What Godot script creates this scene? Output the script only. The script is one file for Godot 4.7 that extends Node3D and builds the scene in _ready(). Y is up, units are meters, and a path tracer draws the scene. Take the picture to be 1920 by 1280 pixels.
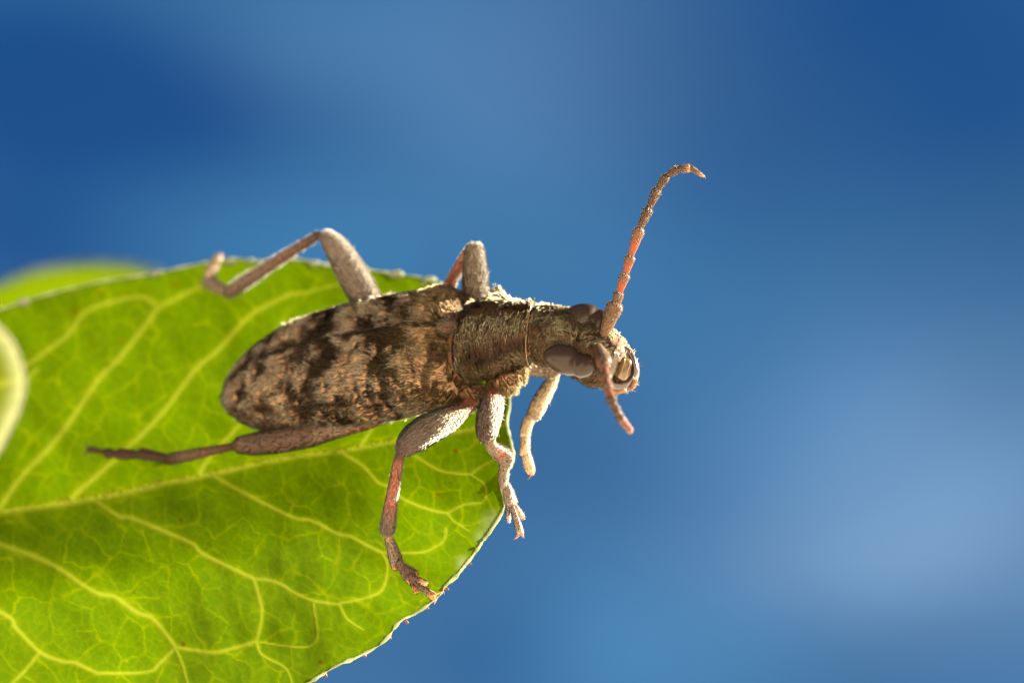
extends Node3D
# A longhorn beetle on a leaf held up against the open sky. Shapes are worked out in millimetres in a frame whose
# origin is the middle of the subject, then written in metres.

const K := 0.0234375          # millimetres per photograph pixel at the subject
const D := 150.0              # camera to subject, mm
const PITCH := 0.60           # the camera looks up at the leaf
const HEIGHT := 1.15          # of the leaf above the ground, m

var W := Basis(Vector3.RIGHT, PITCH)
var MID := Vector3(0, HEIGHT, 0)
var rng := RandomNumberGenerator.new()
var nz := FastNoiseLite.new()
var nz2 := FastNoiseLite.new()
var cells := FastNoiseLite.new()
var cells2 := FastNoiseLite.new()
var M := {}

# beetle axes in the subject frame: forward, back (dorsal) up, right side
var BF := Vector3(0.885, 0.16, 0.44).normalized()
var BU := Vector3(-0.44, 0.60, 0.667)
var BR := Vector3.ZERO
var BO := Vector3.ZERO
var BB := Basis()


# ------------------------------------------------------------------ small tools
func P(px: float, py: float, z: float) -> Vector3:
	var s := (D - z) / D * K
	return Vector3((px - 960.0) * s, (640.0 - py) * s, z)


func L(px: float, py: float, z: float) -> Vector3:    # the same place in the beetle's own axes
	return BB.inverse() * (P(px, py, z) - BO)


class MB:
	var v := PackedVector3Array()
	var n := PackedVector3Array()
	var c := PackedColorArray()
	var t := PackedVector3Array()      # the way hair lies
	var h := PackedFloat32Array()      # how much hair grows
	var hc := PackedColorArray()       # its colour
	var ix := PackedInt32Array()

	func tri(a: int, b: int, d: int) -> void:
		ix.append(a); ix.append(d); ix.append(b)

	func vert(p: Vector3, col: Color, tan := Vector3.RIGHT, dens := 0.0, hair := Color.WHITE) -> int:
		v.append(p); c.append(col); t.append(tan); h.append(dens); hc.append(hair)
		return v.size() - 1

	func normals() -> void:
		n.resize(v.size())
		n.fill(Vector3.ZERO)
		for i in range(0, ix.size(), 3):
			var a := ix[i]
			var b := ix[i + 2]
			var d := ix[i + 1]
			var q := (v[b] - v[a]).cross(v[d] - v[a])
			n[a] += q; n[b] += q; n[d] += q
		for i in v.size():
			n[i] = n[i].normalized() if n[i].length_squared() > 1e-20 else Vector3.UP

	func turn_out(from: int, centre: Vector3) -> void:      # makes faces since index "from" look away from centre
		var s := 0.0
		for i in range(from, ix.size(), 3):
			var a := v[ix[i]]
			var q := (v[ix[i + 2]] - a).cross(v[ix[i + 1]] - a)
			s += q.dot(a - centre)
		if s < 0.0:
			for i in range(from, ix.size(), 3):
				var k := ix[i + 1]
				ix[i + 1] = ix[i + 2]
				ix[i + 2] = k

	func mesh() -> ArrayMesh:
		if n.size() != v.size():
			normals()
		var a := []
		a.resize(Mesh.ARRAY_MAX)
		var w := PackedVector3Array()
		w.resize(v.size())
		for i in v.size():
			w[i] = v[i] * 0.001
		a[Mesh.ARRAY_VERTEX] = w
		a[Mesh.ARRAY_NORMAL] = n
		a[Mesh.ARRAY_COLOR] = c
		a[Mesh.ARRAY_INDEX] = ix
		var m := ArrayMesh.new()
		m.add_surface_from_arrays(Mesh.PRIMITIVE_TRIANGLES, a)
		return m


func put(called: String, parent: Node, mb: MB, mat: Material, at := Transform3D()) -> MeshInstance3D:
	var o := MeshInstance3D.new()
	o.name = called
	o.mesh = mb.mesh()
	o.material_override = mat
	o.transform = at
	parent.add_child(o, true)
	return o


func thing(called: String, label: String, category: String, at: Transform3D) -> Node3D:
	var o := Node3D.new()
	o.name = called
	o.transform = at
	o.set_meta("label", label)
	o.set_meta("category", category)
	add_child(o, true)
	return o


func sst(a: float, b: float, x: float) -> float:
	return smoothstep(a, b, x)


func bump(x: float, at: float, w: float) -> float:
	return exp(-pow((x - at) / w, 2.0))


# stations [Vector3, ra, rb, Color, hair] -> finer ones by Catmull-Rom
func finer(st: Array, times: int) -> Array:
	var out := []
	for i in st.size() - 1:
		var a = st[maxi(i - 1, 0)]
		var b = st[i]
		var c = st[i + 1]
		var d = st[mini(i + 2, st.size() - 1)]
		for k in times:
			var f := float(k) / times
			out.append([b[0].cubic_interpolate(c[0], a[0], d[0], f),
				maxf(cubic_interpolate(b[1], c[1], a[1], d[1], f), 0.002), maxf(cubic_interpolate(b[2], c[2], a[2], d[2], f), 0.002),
				b[3].lerp(c[3], f), lerpf(b[4], c[4], f)])
	out.append(st[-1])
	return out


# a tapering limb through stations; ra lies along "side", rb across it
func limb(mb: MB, st: Array, seg: int, side: Vector3, hair_col: Color, rough := 0.0) -> void:
	var from := mb.ix.size()
	var m := st.size()
	var first := mb.v.size()
	for i in m:
		var p: Vector3 = st[i][0]
		var tan: Vector3 = (st[mini(i + 1, m - 1)][0] - st[maxi(i - 1, 0)][0]).normalized()
		var a := (side - tan * side.dot(tan)).normalized()
		var b := tan.cross(a)
		for j in seg:
			var f := TAU * j / seg
			var d: Vector3 = a * (cos(f) * st[i][1]) + b * (sin(f) * st[i][2])
			if rough > 0.0:
				var q := p + d
				d *= 1.0 + rough * nz2.get_noise_3d(q.x * 60, q.y * 60, q.z * 60)
			var hc := hair_col
			mb.vert(p + d, st[i][3], tan, st[i][4], hc)
	for i in m - 1:
		for j in seg:
			var a := first + i * seg + j
			var b := first + (i + 1) * seg + j
			var c := first + (i + 1) * seg + (j + 1) % seg
			var d := first + i * seg + (j + 1) % seg
			mb.tri(a, b, c); mb.tri(a, c, d)
	for e in 2:
		var i := 0 if e == 0 else m - 1
		var tan: Vector3 = (st[1][0] - st[0][0]).normalized() if e == 0 else (st[m - 1][0] - st[m - 2][0]).normalized()
		var r: float = minf(st[i][1], st[i][2]) * 0.4
		var q := mb.vert(st[i][0] + tan * (-r if e == 0 else r), st[i][3], tan, st[i][4], hair_col)
		for j in seg:
			var a := first + i * seg + j
			var b := first + i * seg + (j + 1) % seg
			if e == 0:
				mb.tri(q, a, b)
			else:
				mb.tri(q, b, a)
	# outward: the first ring's own centre tells
	var s := 0.0
	var k := from
	while k < from + (m - 1) * seg * 6:
		var a := mb.v[mb.ix[k]]
		var q := (mb.v[mb.ix[k + 2]] - a).cross(mb.v[mb.ix[k + 1]] - a)
		var ring := (mb.ix[k] - first) / seg
		s += q.dot(a - st[ring][0])
		k += 3
	if s < 0.0:
		for i in range(from, mb.ix.size(), 3):
			var w := mb.ix[i + 1]
			mb.ix[i + 1] = mb.ix[i + 2]
			mb.ix[i + 2] = w


func ball(mb: MB, at: Vector3, ax: Basis, col: Color, nu := 24, nv := 16, shape = null) -> void:
	var from := mb.ix.size()
	var first := mb.v.size()
	for i in nv + 1:
		var th := PI * i / nv
		for j in nu:
			var ph := TAU * j / nu
			var d := Vector3(sin(th) * cos(ph), cos(th), sin(th) * sin(ph))
			if shape != null:
				d = shape.call(d)
			mb.vert(at + ax * d, col)
	for i in nv:
		for j in nu:
			var a := first + i * nu + j
			var b := first + (i + 1) * nu + j
			var c := first + (i + 1) * nu + (j + 1) % nu
			var d := first + i * nu + (j + 1) % nu
			mb.tri(a, b, c); mb.tri(a, c, d)
	mb.turn_out(from, at)


# hairs on a surface: tapered three-sided bristles that lie over along t
func fur(src: MB, density: float, length: float, rad: float, lift: float, stray: float, tone := 0.3, upright := 0.03) -> MB:
	if src.n.size() != src.v.size():
		src.normals()
	var o := MB.new()
	for i in range(0, src.ix.size(), 3):
		var a := src.ix[i]
		var b := src.ix[i + 2]
		var c := src.ix[i + 1]
		var dens := maxf(src.h[a], maxf(src.h[b], src.h[c]))
		if dens <= 0.0:
			continue
		var area := (src.v[b] - src.v[a]).cross(src.v[c] - src.v[a]).length() * 0.5
		var want := area * density
		var count := int(want)
		if rng.randf() < want - count:
			count += 1
		for k in count:
			var u := rng.randf()
			var w := rng.randf()
			if u + w > 1.0:
				u = 1.0 - u; w = 1.0 - w
			var s := 1.0 - u - w
			if rng.randf() > src.h[a] * s + src.h[b] * u + src.h[c] * w:
				continue
			var p := src.v[a] * s + src.v[b] * u + src.v[c] * w
			var nn := (src.n[a] * s + src.n[b] * u + src.n[c] * w).normalized()
			var tt := src.t[a] * s + src.t[b] * u + src.t[c] * w
			tt += Vector3(rng.randf_range(-1, 1), rng.randf_range(-1, 1), rng.randf_range(-1, 1)) * stray
			tt = (tt - nn * tt.dot(nn)).normalized()
			var up := lift * rng.randf_range(0.5, 1.5)
			if rng.randf() < upright:
				up += rng.randf_range(0.4, 0.9)
			var dir := tt * cos(up) + nn * sin(up)
			var ll := length * rng.randf_range(0.55, 1.2)
			var dir2 := (dir - nn * 0.35 * sin(up) + tt * 0.2 + Vector3(rng.randf_range(-1, 1), rng.randf_range(-1, 1), rng.randf_range(-1, 1)) * 0.15).normalized()
			var mid := p + dir * ll * 0.5
			var tip := mid + dir2 * ll * 0.5
			var s1 := dir.cross(nn).normalized()
			var s2 := s1.cross(dir)
			var rr := rad * rng.randf_range(0.7, 1.25)
			var col := src.hc[a] * s + src.hc[b] * u + src.hc[c] * w
			var tw := 1.0 + tone * rng.randf_range(-1, 1)
			col = Color(col.r * tw, col.g * tw, col.b * tw * rng.randf_range(0.85, 1.1))
			var f := o.v.size()
			var root := p - nn * 0.012
			for q in 3:
				var d := s1 * cos(TAU * q / 3.0) + s2 * sin(TAU * q / 3.0)
				o.v.append(root + d * rr); o.n.append(d); o.c.append(col)
			for q in 3:
				var d := s1 * cos(TAU * q / 3.0) + s2 * sin(TAU * q / 3.0)
				o.v.append(mid + d * rr * 0.8); o.n.append(d); o.c.append(col)
			o.v.append(tip); o.n.append(dir2); o.c.append(col)
			for q in 3:
				var r := (q + 1) % 3
				o.ix.append_array([f + q, f + 3 + r, f + r, f + q, f + 3 + q, f + 3 + r, f + 3 + q, f + 6, f + 3 + r])
	return o


func add_fur(called: String, parent: Node, mb: MB) -> void:
	if mb.v.size() == 0:
		return
	var o := put(called, parent, mb, M.hair)
	o.set_meta("kind", "stuff")


# ------------------------------------------------------------------ surfaces
func mat(rough: float, spec := 0.5) -> StandardMaterial3D:
	var m := StandardMaterial3D.new()
	m.vertex_color_use_as_albedo = true
	m.roughness = rough
	m.metallic_specular = spec
	return m


func materials() -> void:
	M.leaf = mat(0.5, 0.12)
	M.leaf.backlight_enabled = true
	M.leaf.backlight = Color(1, 1, 1)
	M.chitin = mat(0.42, 0.12)
	M.leg = mat(0.42, 0.16)
	M.hair = mat(0.4, 0.16)
	M.hair.backlight_enabled = true
	M.hair.backlight = Color(0.45, 0.45, 0.45)
	M.eye = mat(0.23, 0.26)
	M.gloss = mat(0.2, 0.5)
	M.pad = mat(0.6, 0.3)
	M.pad.backlight_enabled = true
	M.pad.backlight = Color(0.5, 0.5, 0.5)
	M.wood = mat(0.85, 0.2)
	M.ground = mat(0.95, 0.1)


# ------------------------------------------------------------------ the sky
func make_sky() -> PanoramaSkyMaterial:
	# clear deep blue with thin, out-of-focus veils of cloud all round
	var w := 2048
	var h := 1024
	var img := Image.create(w, h, false, Image.FORMAT_RGBF)
	# veils: place in the frame (0..1), half sizes in degrees, strength, kind 0 teal .. 1 white, -1 clear deep blue
	var veils := [
		[0.28, 0.07, 1.5, 0.8, 0.08, 0.8], [0.53, 0.09, 3.4, 2.3, 0.20, 0.85], [0.97, 0.77, 3.8, 1.9, 0.46, 1.0], [0.84, 0.83, 2.4, 0.8, 0.28, 1.0],
		[0.93, 0.58, 3.0, 1.8, 0.24, 0.85], [0.64, 0.97, 2.6, 1.1, 0.75, 0.03], [0.80, 0.68, 2.4, 1.4, 0.22, 0.3], [0.30, 0.36, 3.2, 1.0, 0.60, 0.0],
		[0.52, 0.46, 3.5, 1.6, 0.40, 0.0], [0.02, 0.10, 2.6, 1.6, 0.85, -1.0], [0.14, 0.17, 3.2, 1.3, 0.75, -1.0], [0.02, 0.36, 2.4, 1.0, 0.75, -1.0], [0.84, 0.03, 4.6, 2.2, 0.95, -1.0],
		[0.98, 0.18, 2.4, 1.8, 0.6, -1.0], [0.72, 0.25, 2.0, 1.5, 0.3, -1.0], [0.48, 0.97, 1.2, 0.9, 0.5, -1.0], [0.60, 0.68, 1.6, 0.9, 0.22, -1.0],
	]
	var list := []
	var inv := W.inverse()
	for s in veils:
		list.append([W * P(s[0] * 1920, s[1] * 1280, 0.0) - W * Vector3(0, 0, D), s[2], s[3], s[4], s[5]])
	for i in 420:
		var d := Vector3(rng.randfn(), rng.randfn(), rng.randfn()).normalized()
		if d.y < 0.0:
			d.y = -d.y
		var long := rng.randf_range(2.0, 6.0)
		var high := rng.randf_range(1.2, 3.0)
		var much := rng.randf_range(0.25, 1.0)
		var kind := rng.randf_range(-0.6, 1.0)
		if (inv * d).dot(Vector3(0, 0, -1)) < cos(deg_to_rad(16.0)):
			list.append([d, long, high, much, -1.0 if kind < 0.0 else kind])
	var buf := PackedFloat32Array()
	buf.resize(w * h * 3)
	var veil := PackedFloat32Array()
	veil.resize(w * h)
	var white := PackedFloat32Array()
	white.resize(w * h)
	var deep := PackedFloat32Array()
	deep.resize(w * h)
	for s in list:
		var d: Vector3 = s[0].normalized()
		var up := asin(d.y)
		var az := atan2(d.x, -d.z)
		var reach_y := int(s[2] * 2.6 / 180.0 * h) + 1
		var reach_x := mini(int(s[1] * 2.6 / 360.0 * w / maxf(cos(up), 0.12)) + 1, w / 2 - 1)
		var cx := int(az / TAU * w)
		var cy := int((0.5 - up / PI) * h)
		for y in range(maxi(cy - reach_y, 0), mini(cy + reach_y, h - 1)):
			var dv := ((0.5 - (y + 0.5) / h) * PI - up) / deg_to_rad(s[2])
			for x in range(cx - reach_x, cx + reach_x):
				var du := ((x + 0.5) / w - az / TAU) * TAU * cos(up) / deg_to_rad(s[1])
				var g: float = exp(-(du * du + dv * dv)) * s[3]
				var k := y * w + posmod(x, w)
				if s[4] < 0.0:
					deep[k] += g
				else:
					veil[k] += g
					white[k] += g * s[4]
	for y in h:
		var up := (0.5 - (y + 0.5) / h) * PI
		for x in w:
			var k := y * w + x
			var c := Vector3(0.04, 0.037, 0.025)
			if up > 0.0:
				var az := TAU * x / w
				var q := Vector3(cos(az) * cos(up), sin(up), sin(az) * cos(up))
				var f := nz.get_noise_3d(q.x * 300, q.y * 420, q.z * 300)
				c = Vector3(0.0078, 0.0310, 0.0655) * (1.0 + 0.22 * f)
				c = c.lerp(Vector3(0.0012, 0.0140, 0.0480), clampf(deep[k] * (1.0 + 0.5 * f), 0.0, 0.95))
				var v := veil[k]
				if v > 0.0:
					var wt := white[k] / v
					var tint := Vector3(0.0018, 0.0135, 0.0205).lerp(Vector3(0.0405, 0.0525, 0.0590), wt)
					c += tint * v * (1.0 + f * 0.5)
				c += Vector3(0.10, 0.115, 0.13) * exp(-up / 0.15)
			c *= 0.361
			c.z *= 1.06
			buf[k * 3] = c.x
			buf[k * 3 + 1] = c.y
			buf[k * 3 + 2] = c.z
	img = Image.create_from_data(w, h, false, Image.FORMAT_RGBF, buf.to_byte_array())
	var m := PanoramaSkyMaterial.new()
	m.panorama = ImageTexture.create_from_image(img)
	return m


# ------------------------------------------------------------------ leaves
func poly_y(line: Array, x: float) -> float:
	if x <= line[0].x:
		return line[0].y
	for i in line.size() - 1:
		if x <= line[i + 1].x:
			return lerpf(line[i].y, line[i + 1].y, (x - line[i].x) / (line[i + 1].x - line[i].x))
	return line[-1].y


var midline := [Vector2(-700, 1070), Vector2(-300, 1012), Vector2(0, 962), Vector2(100, 947), Vector2(200, 931), Vector2(300, 909), Vector2(400, 889), Vector2(480, 871),
	Vector2(560, 856), Vector2(640, 846), Vector2(740, 828), Vector2(880, 806), Vector2(970, 792)]


func leaf_z(px: float, py: float) -> float:           # depth of the main leaf's upper face
	var s := (poly_y(midline, px) - py) * K
	var z := 0.2 * (px - 800.0) * K - 5.2
	if s < 0.0:
		var steep := lerpf(2.1, 1.1, sst(250.0, 760.0, px))
		var far := minf(-s, 4.2)
		z += -0.2 * s + steep * (far - 0.5 * maxf(far - 1.2, 0.0) * maxf(far - 1.2, 0.0) / 3.0)
	else:
		z += -0.74 * s - 0.010 * s * s
	z += 0.35 * nz.get_noise_2d(px * 0.16, py * 0.16) + 0.035 * nz.get_noise_2d(px * 0.7 + 300, py * 0.7)
	z -= 0.0000006 * pow(maxf(px - 820.0, 0.0), 3.0) * 0.25
	return z


func smooth_line(pts: Array, times: int, closed := false) -> PackedVector2Array:
	var o := PackedVector2Array()
	var n := pts.size()
	var last := n if closed else n - 1
	for i in last:
		var a: Vector2 = pts[posmod(i - 1, n)] if closed else pts[maxi(i - 1, 0)]
		var b: Vector2 = pts[i]
		var c: Vector2 = pts[(i + 1) % n]
		var d: Vector2 = pts[(i + 2) % n] if closed else pts[mini(i + 2, n - 1)]
		for k in times:
			o.append(b.cubic_interpolate(c, a, d, float(k) / times))
	if not closed:
		o.append(pts[-1])
	return o


func flat_pairs(a: Array) -> Array:
	var o := []
	for i in range(0, a.size(), 2):
		o.append(Vector2(a[i], a[i + 1]))
	return o


# outline: closed points in photograph pixels; veins: [points, width at start, width at end]
func make_leaf(root: Node3D, inv: Transform3D, outline: PackedVector2Array, depth: Callable, veins: Array, xs: PackedFloat32Array, ys: PackedFloat32Array, rim: float, thick: float, tone: Color, spots: Array, net := 1.0, edge := Color(0.24, 0.28, 0.11), flat := 0.9, fade := 0.0) -> void:
	var nx := xs.size()
	var ny := ys.size()
	var pos := PackedVector2Array()
	pos.resize(nx * ny)
	var inside := PackedByteArray()
	inside.resize(nx * ny)
	for j in ny:                                         # scanlines across the outline
		var cuts := []
		for i in outline.size():
			var a := outline[i]
			var b := outline[(i + 1) % outline.size()]
			if (a.y <= ys[j]) != (b.y <= ys[j]):
				cuts.append(lerpf(a.x, b.x, (ys[j] - a.y) / (b.y - a.y)))
		cuts.sort()
		for i in nx:
			pos[j * nx + i] = Vector2(xs[i], ys[j])
			var c := 0
			for x in cuts:
				if x < xs[i]:
					c += 1
			inside[j * nx + i] = c % 2
	# which grid points outside belong to cells that the outline crosses: pull them onto it
	for j in ny:
		for i in nx:
			if inside[j * nx + i]:
				continue
			var near := false
			for dj in range(-1, 2):
				for di in range(-1, 2):
					var q := i + di
					var r := j + dj
					if q >= 0 and r >= 0 and q < nx and r < ny and inside[r * nx + q] == 1:
						near = true
			if near:
				var p := pos[j * nx + i]
				var best := 1e9
				var hit := p
				for k in outline.size():
					var a := outline[k]
					if absf(a.x - p.x) + absf(a.y - p.y) > 150.0:
						continue
					var e := Geometry2D.get_closest_point_to_segment(p, a, outline[(k + 1) % outline.size()])
					var dd := e.distance_squared_to(p)
					if dd < best:
						best = dd; hit = e
				pos[j * nx + i] = hit
				inside[j * nx + i] = 2
	# distance to the veins
	var vd := PackedFloat32Array()                       # 0..: distance over half width
	vd.resize(nx * ny); vd.fill(9.0)
	var vid := PackedInt32Array()
	vid.resize(nx * ny); vid.fill(-1)
	for k in veins.size():
		var pts: PackedVector2Array = smooth_line(veins[k][0], 5)
		for s in pts.size() - 1:
			var a := pts[s]
			var b := pts[s + 1]
			var w := lerpf(veins[k][1], veins[k][2], float(s) / pts.size()) * 0.44 * (1.0 + 0.18 * nz.get_noise_2d(a.x * 3.0, a.y * 3.0))
			var reach := w * 6.0 + 4.0
			var i0 := xs.bsearch(minf(a.x, b.x) - reach)
			var i1 := xs.bsearch(maxf(a.x, b.x) + reach)
			var j0 := ys.bsearch(minf(a.y, b.y) - reach)
			var j1 := ys.bsearch(maxf(a.y, b.y) + reach)
			for j in range(j0, mini(j1, ny)):
				for i in range(i0, mini(i1, nx)):
					var q := j * nx + i
					var p := pos[q]
					var e := Geometry2D.get_closest_point_to_segment(p, a, b)
					var dd := e.distance_to(p) / w
					if dd < vd[q]:
						vd[q] = dd; vid[q] = k
	var blade := MB.new()
	var of := PackedInt32Array()
	of.resize(nx * ny); of.fill(-1)
	for q in nx * ny:
		if inside[q] == 0:
			continue
		var p := pos[q]
		var z: float = depth.call(p.x, p.y)
		var vein := exp(-pow(vd[q] / 1.05, 2.0))
		var halo := exp(-pow(vd[q] / 3.6, 2.0))
		if vid[q] == 0:
			halo *= 0.6
		var x := p.x + 9.0 * nz2.get_noise_2d(p.x * 0.35, p.y * 0.35)
		var y := p.y + 9.0 * nz2.get_noise_2d(p.x * 0.35 + 99, p.y * 0.35)
		var n1 := cells.get_noise_2d(x, y) + 1.0          # 0 on a cell wall
		var n2 := cells2.get_noise_2d(x, y) + 1.0
		var t1 := exp(-pow(n1 / 0.05, 2.0)) * clampf(0.75 + 0.9 * nz.get_noise_2d(p.x * 0.5, p.y * 0.5 + 70), 0.0, 1.0)
		var t2 := exp(-pow(n2 / 0.12, 2.0))
		z += -0.02 * vein + 0.012 * clampf(n1, 0.0, 0.5) * net + 0.005 * n2 * net
		var mottle := 1.0 + 0.10 * nz.get_noise_2d(p.x * 0.8, p.y * 0.8) + 0.13 * nz2.get_noise_2d(p.x * 2.2, p.y * 2.2)
		var c := Color(tone.r * mottle, tone.g * (0.5 + 0.5 * mottle), tone.b)
		c = c.lerp(Color(0.060, 0.080, 0.002), clampf(0.72 * t1 * net + 0.26 * t2 * net + 0.14 * halo, 0.0, 0.85))
		c = c.lerp(Color(0.093, 0.106, 0.010), vein * 0.74)
		if vid[q] == 0 and vd[q] < 1.8 and net > 0.0:       # brown flecks along the midrib's upper side
			var f := nz2.get_noise_2d(p.x * 5.0, p.y * 4.0)
			var up := sst(0.35, -0.25, (p.y - poly_y(midline, p.x)) / 9.0)
			c = c.lerp(Color(0.03, 0.022, 0.004), sst(0.0, 0.28, f) * up * 0.9)
		for s in spots:
			var r: float = Vector2(s[0], s[1]).distance_to(p) / s[2]
			if r < 2.0 and s[3] < 0.0:
				c = c.lerp(Color(0.15, 0.17, 0.09), exp(-r * r * 1.4) * -s[3])
			elif r < 1.6:
				c = c.lerp(Color(0.04, 0.016, 0.004), sst(1.25, 0.5, r) * s[3])
		if fade > 0.0:                                   # paler towards a thick margin
			var near := 1e9
			for k in outline.size():
				near = minf(near, Geometry2D.get_closest_point_to_segment(p, outline[k], outline[(k + 1) % outline.size()]).distance_to(p))
			c = c.lerp(Color(0.15, 0.16, 0.075), exp(-pow(near / fade, 2.0)) * (0.85 + 0.3 * nz.get_noise_2d(p.x * 3.0, p.y * 3.0)))
		of[q] = blade.vert(inv * P(p.x, p.y, z), c)
	var parts := {}
	for j in ny - 1:
		for i in nx - 1:
			var q := [j * nx + i, j * nx + i + 1, (j + 1) * nx + i + 1, (j + 1) * nx + i]
			var got := true
			var real := false
			var id := -1
			var most := 0.0
			for k in q:
				got = got and of[k] >= 0
				real = real or inside[k] == 1
				most = maxf(most, vd[k])
			if not (got and real):
				continue
			if most < 1.25:
				id = vid[q[0]]
			for f in [[0, 3, 2], [0, 2, 1]]:
				if id < 0:
					blade.tri(of[q[f[0]]], of[q[f[1]]], of[q[f[2]]])
				else:
					if not parts.has(id):
						parts[id] = PackedInt32Array()
					parts[id].append_array([of[q[f[0]]], of[q[f[2]]], of[q[f[1]]]])
	# one set of normals for the whole upper face, so that the parts meet without a seam
	var all := MB.new()
	all.v = blade.v
	all.ix = blade.ix.duplicate()
	for id in parts:
		all.ix.append_array(parts[id])
	all.normals()
	blade.n = all.n
	put("blade", root, blade, M.leaf)
	for id in parts:
		var m := MB.new()
		var got := {}
		for k in parts[id]:
			if not got.has(k):
				got[k] = m.v.size()
				m.v.append(all.v[k]); m.n.append(all.n[k]); m.c.append(blade.c[k])
			m.ix.append(got[k])
		put("midrib" if id == 0 else "vein", root, m, M.leaf)
	# the pale cartilage margin, knobbly, closes the edge between the two faces
	var r := MB.new()
	var st := []
	var along := 0.0
	for i in outline.size() + 1:
		var p := outline[i % outline.size()]
		var near := clampf((p.x + 120.0) / 100.0, 0.0, 1.0)
		along += p.distance_to(outline[(i + 1) % outline.size()])
		var k := 1.0 + (1.0 if net > 0.0 else 0.15) * (-0.25 + 0.7 * nz2.get_noise_1d(along * 1.6) + 1.3 * maxf(0.0, nz2.get_noise_1d(along * 0.55 + 40.0)))
		var col := (edge * 0.9).lerp(edge * 1.3 + Color(0.08, 0.05, 0.10), clampf(0.45 + 1.6 * nz2.get_noise_1d(along * 0.7), 0.0, 1.0))
		st.append([inv * P(p.x, p.y, depth.call(p.x, p.y) - thick * 0.2), rim * k * flat, rim * k, col, 0.0])
	limb(r, st, 10, inv.basis * Vector3(0, 0.3, 1), Color.WHITE, 0.25 if net > 0.0 else 0.0)
	put("leaf_margin", root, r, M.leaf)


func steps(a: float, b: float, near_a: float, near_b: float, fine: float, coarse: float) -> PackedFloat32Array:
	var o := PackedFloat32Array()
	var x := a
	while x < b:
		o.append(x)
		x += fine if x >= near_a and x < near_b else coarse
	o.append(b)
	return o


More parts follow.
